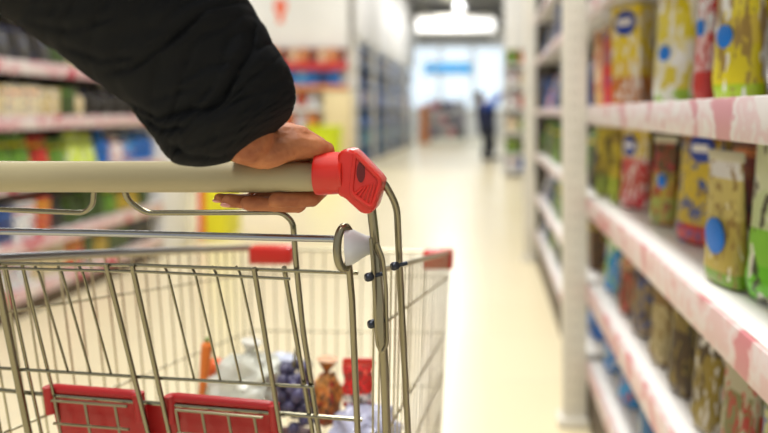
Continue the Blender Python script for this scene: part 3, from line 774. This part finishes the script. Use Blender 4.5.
# red corner bumpers at the front
def bumper(px0, px1, py0, py1, Y):
    a, b = P(px0, py1, Y), P(px1, py0, Y)
    bm = bmesh.new(); box(bm, a.x, Y-.012, a.z, b.x, Y+.022, b.z, .006)
    return cpart('corner_bumper', bm, M_red)
bumper(250, 293, 246, 264, 1.435); bumper(423, 453, 250, 269, 1.435)

# rear gate plane : depth over the picture of the cart
def gy(px, py): return .795-.03*(px/350)+.07*(py-262)/171
def G(px, py, off=0): return P(px, py, gy(px, py)+off)
# top rod that ends in the ring, plus double rods
M_rod = mat('bright_plated_rod', (166, 170, 176), .22, 1.)
tubes('gate_rod', M_rod, ([P(-70, 230, .775), P(100, 233, .765), P(336, 239, .745)], .0038, 0), n=12)
bm = bmesh.new()
def run(pts, r, fil=0, n=8): tube(bm, fillet(pts, fil) if fil else pts, r, n)
run([G(-50, 263), G(130, 265), G(358, 273)], .0021)
run([G(-50, 267, -.004), G(150, 272, -.004), G(290, 279, -.004)], .0017)
run([G(-50, 365), G(140, 377), G(314, 387)], .0021)
run([G(-50, 385, .006), G(40, 394, .006), G(362, 420, .006)], .0026)
thick = [((-6, 262), (30, 440)), ((106, 264), (150, 440)), ((132, 265), (171, 440)), ((254, 268), (282, 440))]
for a, b in thick[:1]: run([G(*a, -.004), G(*b, -.004)], .0042, n=12)
for a, b in thick[1:]: run([G(*a, -.004), G(*b, -.004)], .0029, n=10)
for a, b in [((22, 264), (60, 420)), ((-30, 264), (2, 440)), ((5, 264), (43, 440))]: run([G(*a, .004), G(*b, .004)], .0019)
for x0 in (35, 58, 79, 164, 191, 212, 236):
    k = .27-.06*x0/260; run([G(x0, 266, .006), G(x0+4, 273, .002), G(x0+4+112*k, 383-(240-x0)*.05, .002)], .0015, 0, 6)
cpart('rear_gate', bm, M_chrome)
# child seat frame that loops up to the handle
tubes('seat_frame', M_chrome, ([P(-60, 207, .75), P(84, 213, .75), P(93, 205, .745), P(94, 186, .735)], .0028, .012), n=10)
tubes('seat_frame', M_chrome, ([P(124, 186, .735), P(127, 200, .745), P(145, 213, .75), P(282, 212, .76), P(293, 222, .765), P(296, 262, .775), P(303, 330, .80), P(320, 440, .85)], .0031, .014), n=10)
# second pair of seat uprights
tubes('seat_upright', M_chrome, ([G(284, 267, .008), G(314, 440, .01)], .0028, 0))
tubes('gate_side_tube', M_steel, ([P(349, 266, .745), P(352, 300, .755), P(358, 440, .80)], .0036, 0), n=14)
# ring and white cone
bm = bmesh.new()
c = P(345, 247, .742); rg = []
for k in range(28):
    a = 2*math.pi*k/28; w = .0085+.0015*math.sin(a)
    rg.append(c+Vector((math.cos(a)*.006, -.004+math.cos(a)*.007, math.sin(a)*.022)))
tube(bm, rg, .0045, 12, closed=True); ring = cpart('hinge_ring', bm, M_steel)
bm = bmesh.new(); lathe_axis(bm, [(0, .02), (.002, .0195), (.006, .019), (.010, .0170), (.016, .0135), (.022, .0105), (.026, .0098), (.028, .008)], P(346, 247, .742), (1, .1, .06), 36); cpart('hinge_cone', bm, M_plastic_w)
# hairpin clip on the upright
bm = bmesh.new()
tube(bm, fillet([P(371, 238, .716), P(373, 262, .717), P(377.5, 344, .729), P(381.5, 353, .730), P(387, 345, .730), P(386, 290, .724), P(383, 258, .718), P(377, 243, .716)], .006), .0022, 10)
cpart('hairpin_clip', bm, M_steel)
bm = bmesh.new(); prism(bm, [(P(x, y, .735).x, P(x, y, .735).z) for x, y in [(374, 244), (381, 256), (385, 300), (386, 340), (382, 349), (379, 330)]], .722, .726, .0008); cpart('clip_plate', bm, M_steel)
M_bolt = mat('dark_bolt_steel', (64, 68, 76), .3, .9)
for (x, y, Y) in ((365, 278, .715), (368, 325, .728), (391, 267, .742)):
    bm = bmesh.new(); p = P(x, y, Y); lathe_axis(bm, [(0, .0032), (.002, .0046), (.007, .0046), (.009, .003), (.009, .0022), (.018, .0022)], p, (1, .5, 0.15), 14); cpart('bolt', bm, M_bolt)
# red seat flaps
def flap(x0, y0, x1, y1):
    bm = bmesh.new()
    A, B = G(x0, y0, .012), G(x1, y1, .012); dn = Vector((.012, .02, -.11))
    u = (B-A).normalized(); n = Vector((0, -1, 0))
    tube(bm, fillet([A+Vector((0, 0, -.006)), A+u*.004, B-u*.004, B+Vector((0, 0, -.008))], .004), .0058, 12)
    top = [A, B, B+dn, A+dn]
    v1 = [bm.verts.new(p+Vector((0, -.003, -.002))) for p in top]; v2 = [bm.verts.new(p+Vector((0, .003, -.002))) for p in top]
    bm.faces.new(v1); bm.faces.new(v2[::-1])
    for k in range(4): bm.faces.new((v1[k], v2[k], v2[(k+1) % 4], v1[(k+1) % 4]))
    f = cpart('seat_flap', bm, M_red2)
    bm = bmesh.new()
    for k in (0.0, 1.0):
        p = A.lerp(B, k); tube(bm, [p+Vector((0, -.002, .003)), p+Vector((.003, .0, -.03))], .007, 12)
        cpart('flap_hinge', bm, M_red2, f); bm = bmesh.new()
    bm.free()
    bm = bmesh.new(); m = 4 if x1-x0 > 100 else 3
    for k in range(m):
        s = (k+.35)/m; p = A.lerp(B, s)+Vector((0, -.011, -.010)); tube(bm, [p, p+Vector((.014, .006, -.1))], .0017, 6)
    p = A.lerp(B, .08)+Vector((0, -.011, -.010)); q = A.lerp(B, .92)+Vector((0, -.011, -.010)); tube(bm, [p, q], .0018, 6)
    tube(bm, [p+Vector((.002, .001, -.028)), q+Vector((.002, .001, -.028))], .0018, 6)
    cpart('flap_wire', bm, M_steel, f)
bm = bmesh.new(); bl = [G(60, 399, .024), G(272, 412, .024), G(280, 470, .03), G(68, 460, .03)]
v1 = [bm.verts.new(p) for p in bl]; v2 = [bm.verts.new(p+Vector((0, .003, 0))) for p in bl]; bm.faces.new(v1); bm.faces.new(v2[::-1])
for k in range(4): bm.faces.new((v1[k], v2[k], v2[(k+1) % 4], v1[(k+1) % 4]))
cpart('seat_board', bm, M_red2)
flap(50, 388, 139, 395); flap(171, 397, 274, 406)
# lower chassis and casters, below the frame
tubes('base_rail', M_steel, ([Vector((-.10, .86, .14)), Vector((-.12, 1.5, .16))], .011, 0)); tubes('base_rail', M_steel, ([Vector((-.57, .86, .14)), Vector((-.50, 1.5, .16))], .011, 0))
tubes('cross_bar', M_steel, ([Vector((-.57, .86, .14)), Vector((-.10, .86, .14))], .009, 0)); tubes('cross_bar', M_steel, ([Vector((-.50, 1.46, .16)), Vector((-.12, 1.46, .16))], .009, 0))
tubes('strut', M_steel, ([Vector((-.11, 1.35, .155)), Vector((-.11, 1.3, .47))], .008, 0), ([Vector((-.51, 1.35, .155)), Vector((-.51, 1.3, .47))], .008, 0))
for x, y in ((-.11, .92), (-.56, .92), (-.13, 1.44), (-.49, 1.44)):
    bm = bmesh.new(); lathe_axis(bm, [(-.014, .03), (-.014, .055), (-.01, .06), (.01, .06), (.014, .055), (.014, .03)], (x, y, .06), (1, 0, 0), 24); w = cpart('caster', bm, M_black)
    bm = bmesh.new(); box(bm, x-.022, y-.014, .055, x-.017, y+.014, .14); box(bm, x+.017, y-.014, .055, x+.022, y+.014, .14); box(bm, x-.022, y-.014, .135, x+.022, y+.014, .14); cpart('caster_fork', bm, M_steel, w, False)

# ------------------------------------------------------------------ groceries in the basket
def lump(name, c, r, sc, m, label, cat, rough=.25, seed=0, freq=3., knot=None):
    t = empty(name, c, label, cat)
    bm = bmesh.new(); g = bmesh.ops.create_icosphere(bm, subdivisions=4, radius=1)
    for v in g['verts']:
        d = v.co.normalized(); nn = noise.noise(d*freq+Vector((seed, seed, 0)))+.5*noise.noise(d*freq*2.3+Vector((seed, 0, seed)))
        v.co = Vector((d.x*sc[0], d.y*sc[1], d.z*sc[2]))*r*(1+rough*nn)
    link('wrapping', bm, m, t)
    if knot:
        bm = bmesh.new(); lathe_axis(bm, [(0, .004), (.004, .006), (.008, .004), (.02, .012), (.03, .018)], (0, 0, sc[2]*r*.9), knot, 14); link('tied_top', bm, m, t)
    return t
M_clear = mat('clear_film_pale', (232, 236, 226), .2, trans=.35)
M_lav = mat('lavender_plastic_bag', (196, 200, 228), .25, trans=.25)
YG = 1.16
for i, (px, py, a) in enumerate([(201, 374, .1)]):
    t = empty('carrot', P(px, py+31, YG), 'orange carrot standing upright in the basket beside a tomato', 'carrot')
    bm = bmesh.new(); lathe_axis(bm, [(0, .003), (.02, .005), (.07, .008), (.1, .009), (.105, .005)], (0, 0, 0), (a, 0, 1), 16); link('root', bm, mat('carrot_orange', (226, 122, 40), .5), t)
    bm = bmesh.new(); u = Vector((a, 0, 1)).normalized()
    for k in range(4): tube(bm, [u*.1, u*.112+Vector((.003*math.cos(k*1.6), .003*math.sin(k*1.6), 0))], .0016, 5)
    link('stem', bm, mat('carrot_stem', (110, 150, 50), .6), t)
t = lump('tomato', P(215, 368, YG+.05), .019, (1, 1, .9), mat('tomato_skin', (222, 100, 40), .3), 'small orange tomato beside the carrots', 'tomato', .05)
lump('produce_bag', P(248, 385, YG+.04), .068, (.95, .8, .75), M_clear, 'clear plastic bag of pale green produce in the basket', 'bag', .3, 2, 2.6, (0.2, 0, 1))
t = empty('grape_bunch', P(293, 394, YG-.02), 'bunch of dark blue and purple grapes in the basket', 'grapes')
M_gr = mat('dark_grape', (84, 82, 118), .3, var=.5, vscale=30)
bm = bmesh.new(); random.seed(3)
for k in range(70):
    a = random.uniform(-1, 1); b = random.uniform(-1, 1); c_ = random.uniform(-1, 1); ball(bm, (a*.026*(1-.3*c_), b*.03, c_*.045), .0085+random.random()*.002, sub=2)
o = link('grapes', bm, M_gr, t); o['kind'] = 'stuff'
bm = bmesh.new(); tube(bm, [(0, 0, .04), (.006, 0, .075)], .003, 8); link('stem', bm, mat('grape_stem', (120, 110, 60), .6), t)
lump('milk_pouch', P(281, 364, YG+.13), .032, (1.2, .8, .6), mat('pale_blue_pouch', (196, 204, 226), .4), 'pale blue and white pouch behind the grapes', 'pouch', .2, 5)
lump('bread_bag', P(326, 400, YG+.02), .042, (.62, .7, 1.05), print_mat('bread_print', [(0, (170, 96, 60)), (.4, (206, 130, 62)), (.8, (214, 150, 80))], (180, 60, 40), .4, 5), 'orange and brown bag standing between the grapes and the red packet', 'bag', .2, 8, 3, (0.1, 0, 1))
t = empty('red_packet', P(358, 404, 1.13), 'red and white crinkled packet in the basket near the side wires', 'packet')
bm = pouch_bm(); bmesh.ops.scale(bm, vec=(.05, .035, .07), verts=bm.verts)
for v in bm.verts: v.co += Vector((noise.noise(v.co*60), noise.noise(v.co*60+Vector((3, 3, 3))), 0))*.004
link('packet_body', bm, print_mat('red_print', [(0, (200, 40, 40)), (.12, (236, 226, 216)), (.3, (212, 40, 36)), (.9, (230, 96, 60))], (240, 120, 90), .3, 5), t)
bm = bmesh.new(); box(bm, -.024, -.002, .064, .024, .002, .074, .001); link('crimped_seal', bm, M_red, t)
lump('white_carrier_bag', P(364, 432, 1.1), .064, (.8, .8, .6), M_lav, 'pale lavender plastic bag low in the basket at the right side', 'bag', .3, 11, 2.4)
lump('produce_bag', P(206, 436, YG-.05), .040, (1.4, .8, .6), M_clear, 'clear bag under the carrots, low in the basket', 'bag', .3, 14)
lump('paper_package', P(292, 446, YG-.0), .042, (1.1, .8, .7), mat('maroon_package', (104, 60, 66), .5), 'dark reddish package under the grapes', 'package', .15, 17)

t = empty('cardboard_box', (-.31, 1.11, .478), 'low brown cardboard box at the bottom of the basket under the groceries', 'box')
bm = bmesh.new(); box(bm, -.14, -.1, 0, .14, .1, .09, .003); link('box_body', bm, mat('kraft_cardboard', (176, 140, 96), .7), t)
bm = bmesh.new(); box(bm, -.14, -.02, .0902, .14, .02, .0912); link('tape', bm, mat('packing_tape', (196, 166, 120), .3), t, False)

# ------------------------------------------------------------------ the person pushing the cart: hand, forearm and padded sleeve
me_ = empty('person', (0, 0, 0), 'person in black padded jacket gripping the cart handle, only arm and hand in view', 'person')
def skin_mat():
    m = mat('skin', (196, 132, 96), .62, sss=.06, bump=.25, bscale=260); nt = m.node_tree; N = nt.nodes; L = nt.links; b = N['Principled BSDF']
    tc = N.new('ShaderNodeTexCoord'); n = N.new('ShaderNodeTexNoise'); n.inputs['Scale'].default_value = 38; n.inputs['Detail'].default_value = 5
    r = N.new('ShaderNodeValToRGB'); r.color_ramp.elements[0].position = .3; r.color_ramp.elements[1].position = .72
    r.color_ramp.elements[0].color = lin((150, 84, 52)); r.color_ramp.elements[1].color = lin((196, 128, 82))
    L.new(tc.outputs['Object'], n.inputs['Vector']); L.new(n.outputs['Fac'], r.inputs['Fac']); L.new(r.outputs['Color'], b.inputs['Base Color'])
    return m
M_skin = skin_mat()
bm = bmesh.new()
# forearm and wrist
chain(bm, [P(150, 30, .60), P(205, 98, .635), P(246, 140, .675)], [.036, .032, .025], .4)
chain(bm, [P(246, 140, .675), P(262, 148, .70)], [.025, .022])
# heel of the hand and back of the hand above the tube
chain(bm, [P(250, 150, .680), P(268, 153, .690), P(286, 149, .698)], [.0155, .0165, .0135])
chain(bm, [P(262, 143, .70), P(288, 137, .722), P(304, 140, .738)], [.021, .0155, .0115])
chain(bm, [P(256, 146, .705), P(270, 143, .735), P(278, 150, .750)], [.020, .015, .012])
chain(bm, [P(248, 148, .705), P(250, 148, .735), P(254, 154, .752)], [.018, .014, .012])
# thumb along the top of the tube
chain(bm, [P(270, 152, .695), P(296, 145, .704), P(314, 147, .714), P(326, 150.5, .724)], [.0160, .0140, .0120, .0095])
chain(bm, [P(266, 142, .70), P(298, 138, .712), P(318, 146, .722)], [.019, .014, .010])
chain(bm, [P(262, 152, .712), P(285, 150, .72), P(310, 150, .728)], [.018, .014, .0115])
# fingers over the far side and back under the tube
fing = [
    ([(306, 141, .738), (320, 158, .760), (324, 186, .757), (312, 199, .735), (276, 200, .712)], [.0105, .0095, .0095, .0088, .0078]),
    ([(288, 141, .745), (304, 158, .765), (310, 188, .762), (298, 205, .735), (248, 203.5, .708)], [.011, .0098, .0096, .0088, .0076]),
    ([(270, 144, .75), (284, 160, .768), (284, 188, .765), (268, 203, .738), (229, 201, .712)], [.0105, .0094, .0092, .0082, .0070]),
    ([(254, 150, .75), (262, 164, .765), (262, 188, .760), (250, 200, .740), (219, 198, .722)], [.0095, .0082, .0076, .0064, .0052])]
tips = []
for pts, rr in fing:
    w = [P(*p) for p in pts]; chain(bm, w, rr, .3); tips.append((w[-2], w[-1], rr[-1]))
def crease(co):
    return co+Vector((noise.noise(co*160), noise.noise(co*160+Vector((5, 1, 2))), noise.noise(co*140+Vector((9, 3, 1)))))*.0006
chain(bm, [P(258, 197, .736), P(304, 196, .738)], [.006, .0065])
organic('body', bm, M_skin, me_, .0013, 5, crease)
M_nail = mat('fingernail', (226, 160, 146), .25, coat=.4)
for i, (a, b_, r) in enumerate(tips[2:]):
    bm = bmesh.new(); d = (b_-a).normalized(); rot = d.to_track_quat('X', 'Z').to_matrix()
    ball(bm, b_+d*r*.35+Vector((0, -r*.25, -r*.55)), r*.75, (1.1, .85, .5), rot, 3); link('fingernail', bm, M_nail, me_)

# padded sleeve: rings between the two outline edges
ringsLR = [((236, 158), (281, 124), .668), ((222, 164), (287, 117), .662), ((203, 166.5), (292, 108), .655), ((181, 164), (294.5, 95), .648), ((168.5, 154), (291, 78), .640),
           ((158, 137), (284.5, 62), .632), ((130, 106), (268, 34), .615), ((98, 80), (251, 5), .598), ((62, 53), (232, -25), .58),
           ((30, 32), (215, -55), .562), ((0, 12), (198, -88), .545), ((-40, -14), (182, -128), .53), ((-100, -58), (160, -175), .51), ((-170, -110), (130, -230), .49)]
CREASES = [([(249, -8), (253, 28), (250, 50), (238, 66), (222, 98), (196, 122)], 3.2, .0060),
           ([(98, 75), (133, 67), (177, 35), (208, 4)], 3.0, .0034), ([(120, 98), (157, 118), (185, 110), (216, 106)], 2.6, .0042),
           ([(134, 112), (162, 130), (186, 126)], 2.4, .0038), ([(165, 139), (186, 155), (218, 158), (248, 147), (282, 124)], 2.8, .0040),
           ([(60, 44), (100, 60), (140, 56)], 3.0, .0030), ([(176, 84), (206, 66), (238, 62)], 3.0, .0022), ([(252, 50), (268, 44), (284, 60)], 3.0, .0024),
           ([(20, 20), (70, 30), (120, 14)], 3.5, .0026), ([(150, 100), (178, 92), (204, 84)], 2.6, .0022)]
def crease_push(v):
    """how deep the fold lines of the cloth press in at this point, and the raised lip beside them"""
    px = VX+v.x*F/v.y; py = VY+(H-v.z)*F/v.y; out = 0
    for line, sg, dep in CREASES:
        best = 1e9; side = 0; tt = 0
        for i, (a, b) in enumerate(zip(line, line[1:])):
            dx, dy = b[0]-a[0], b[1]-a[1]; t = ((px-a[0])*dx+(py-a[1])*dy)/(dx*dx+dy*dy); t = min(1, max(0, t))
            ex, ey = px-a[0]-t*dx, py-a[1]-t*dy; d = math.hypot(ex, ey)
            if d < best: best = d; side = dx*ey-dy*ex; tt = (i+t)/(len(line)-1)
        if best < 26:
            fade = min(1, 6*tt+.1, 6*(1-tt)+.1)
            out -= dep*fade*math.exp(-(best/sg)**2)
            out += dep*fade*.55*math.exp(-((best-9)/7)**2)*(1 if side > 0 else .3)
    return out
def sleeve():
    M = len(ringsLR); sub = 14; n = 120; rows = []
    def cr(a, b, c, d, t):
        return .5*((2*b)+(c-a)*t+(2*a-5*b+4*c-d)*t*t+(3*b-a-3*c+d)*t**3)
    seq = []
    for i in range(M-1):
        A = [ringsLR[max(0, min(M-1, i+k))] for k in (-1, 0, 1, 2)]
        for s in range(sub):
            t = s/sub
            L_ = [cr(A[0][0][j], A[1][0][j], A[2][0][j], A[3][0][j], t) for j in (0, 1)]
            R_2 = [cr(A[0][1][j], A[1][1][j], A[2][1][j], A[3][1][j], t) for j in (0, 1)]
            seq.append((L_, R_2, A[1][2]*(1-t)+A[2][2]*t, i+t))
    bm = bmesh.new(); rings = []
    for L_, R_2, Y, u in seq:
        l = P(L_[0], L_[1], Y); r = P(R_2[0], R_2[1], Y); c = (l+r)/2; half = (r-l)/2; rad = half.length; ex = half.normalized()
        ey = Vector((0, 1, 0)); ey = (ey-ex*ey.dot(ex)).normalized()
        # tilt the depth axis so the sleeve stays round
        ring = []
        for k in range(n):
            a = 2*math.pi*k/n; ca, sa = math.cos(a), math.sin(a)
            # folds: soft diagonal creases, strongest on the lower-left side, plus quilting seams
            f = 0
            fold = noise.noise(Vector((u*1.1+ca*1.2, sa*1.2, u*.25+2.3)))*.7+noise.noise(Vector((u*2.4+ca*2.5+3, sa*2.5, u*.4)))*.35
            f += .0040*fold
            ridge = 1-abs(noise.noise(Vector((u*1.6-ca*2.2, sa*1.5+u*.5, 7.1))))*2.2
            f -= .0022*max(0, ridge-.6)/.4
            for us in (9.6,):
                du = u-us-.55*ca-.25*sa
                f -= .0040*math.exp(-(du/.22)**2)
            side = .4+.6*abs(sa)
            q = c+ex*ca*(rad+f*side*.8)+ey*sa*(rad*.82+f*1.3)
            if sa < .1:
                q -= Vector((0, 1, 0))*crease_push(q)*min(1, (.1-sa)*4)
            ring.append(bm.verts.new(q))
        rings.append(ring)
    for A, B in zip(rings, rings[1:]):
        for k in range(n): bm.faces.new((A[k], A[(k+1) % n], B[(k+1) % n], B[k]))
    # inward lip at the cuff
    c0 = sum((v.co for v in rings[0]), Vector())/n; inner = [bm.verts.new(c0.lerp(v.co, .8)+(rings[6][k].co-rings[0][k].co)*.5) for k, v in enumerate(rings[0])]
    for k in range(n): bm.faces.new((rings[0][k], rings[0][(k+1) % n], inner[(k+1) % n], inner[k]))
    bm.faces.new(inner[::-1])
    # rounded shoulder end, beyond the frame
    last = rings[-1]; c1 = sum((v.co for v in last), Vector())/n; ax = (c1-sum((v.co for v in rings[-8]), Vector())/n).normalized()
    for j in range(1, 7):
        a = j/7*math.pi/2; nw = [bm.verts.new(c1+(v.co-c1)*math.cos(a)+ax*.06*math.sin(a)) for v in rings[-1]]
        for k in range(n): bm.faces.new((last[k], last[(k+1) % n], nw[(k+1) % n], nw[k]))
        last = nw
    bm.faces.new(last)
    return bm
M_sleeve = mat('black_nylon', (22, 24, 27), .75, bump=.1, bscale=400, spec=.12)
link('jacket_sleeve', sleeve(), M_sleeve, me_)

relabel()
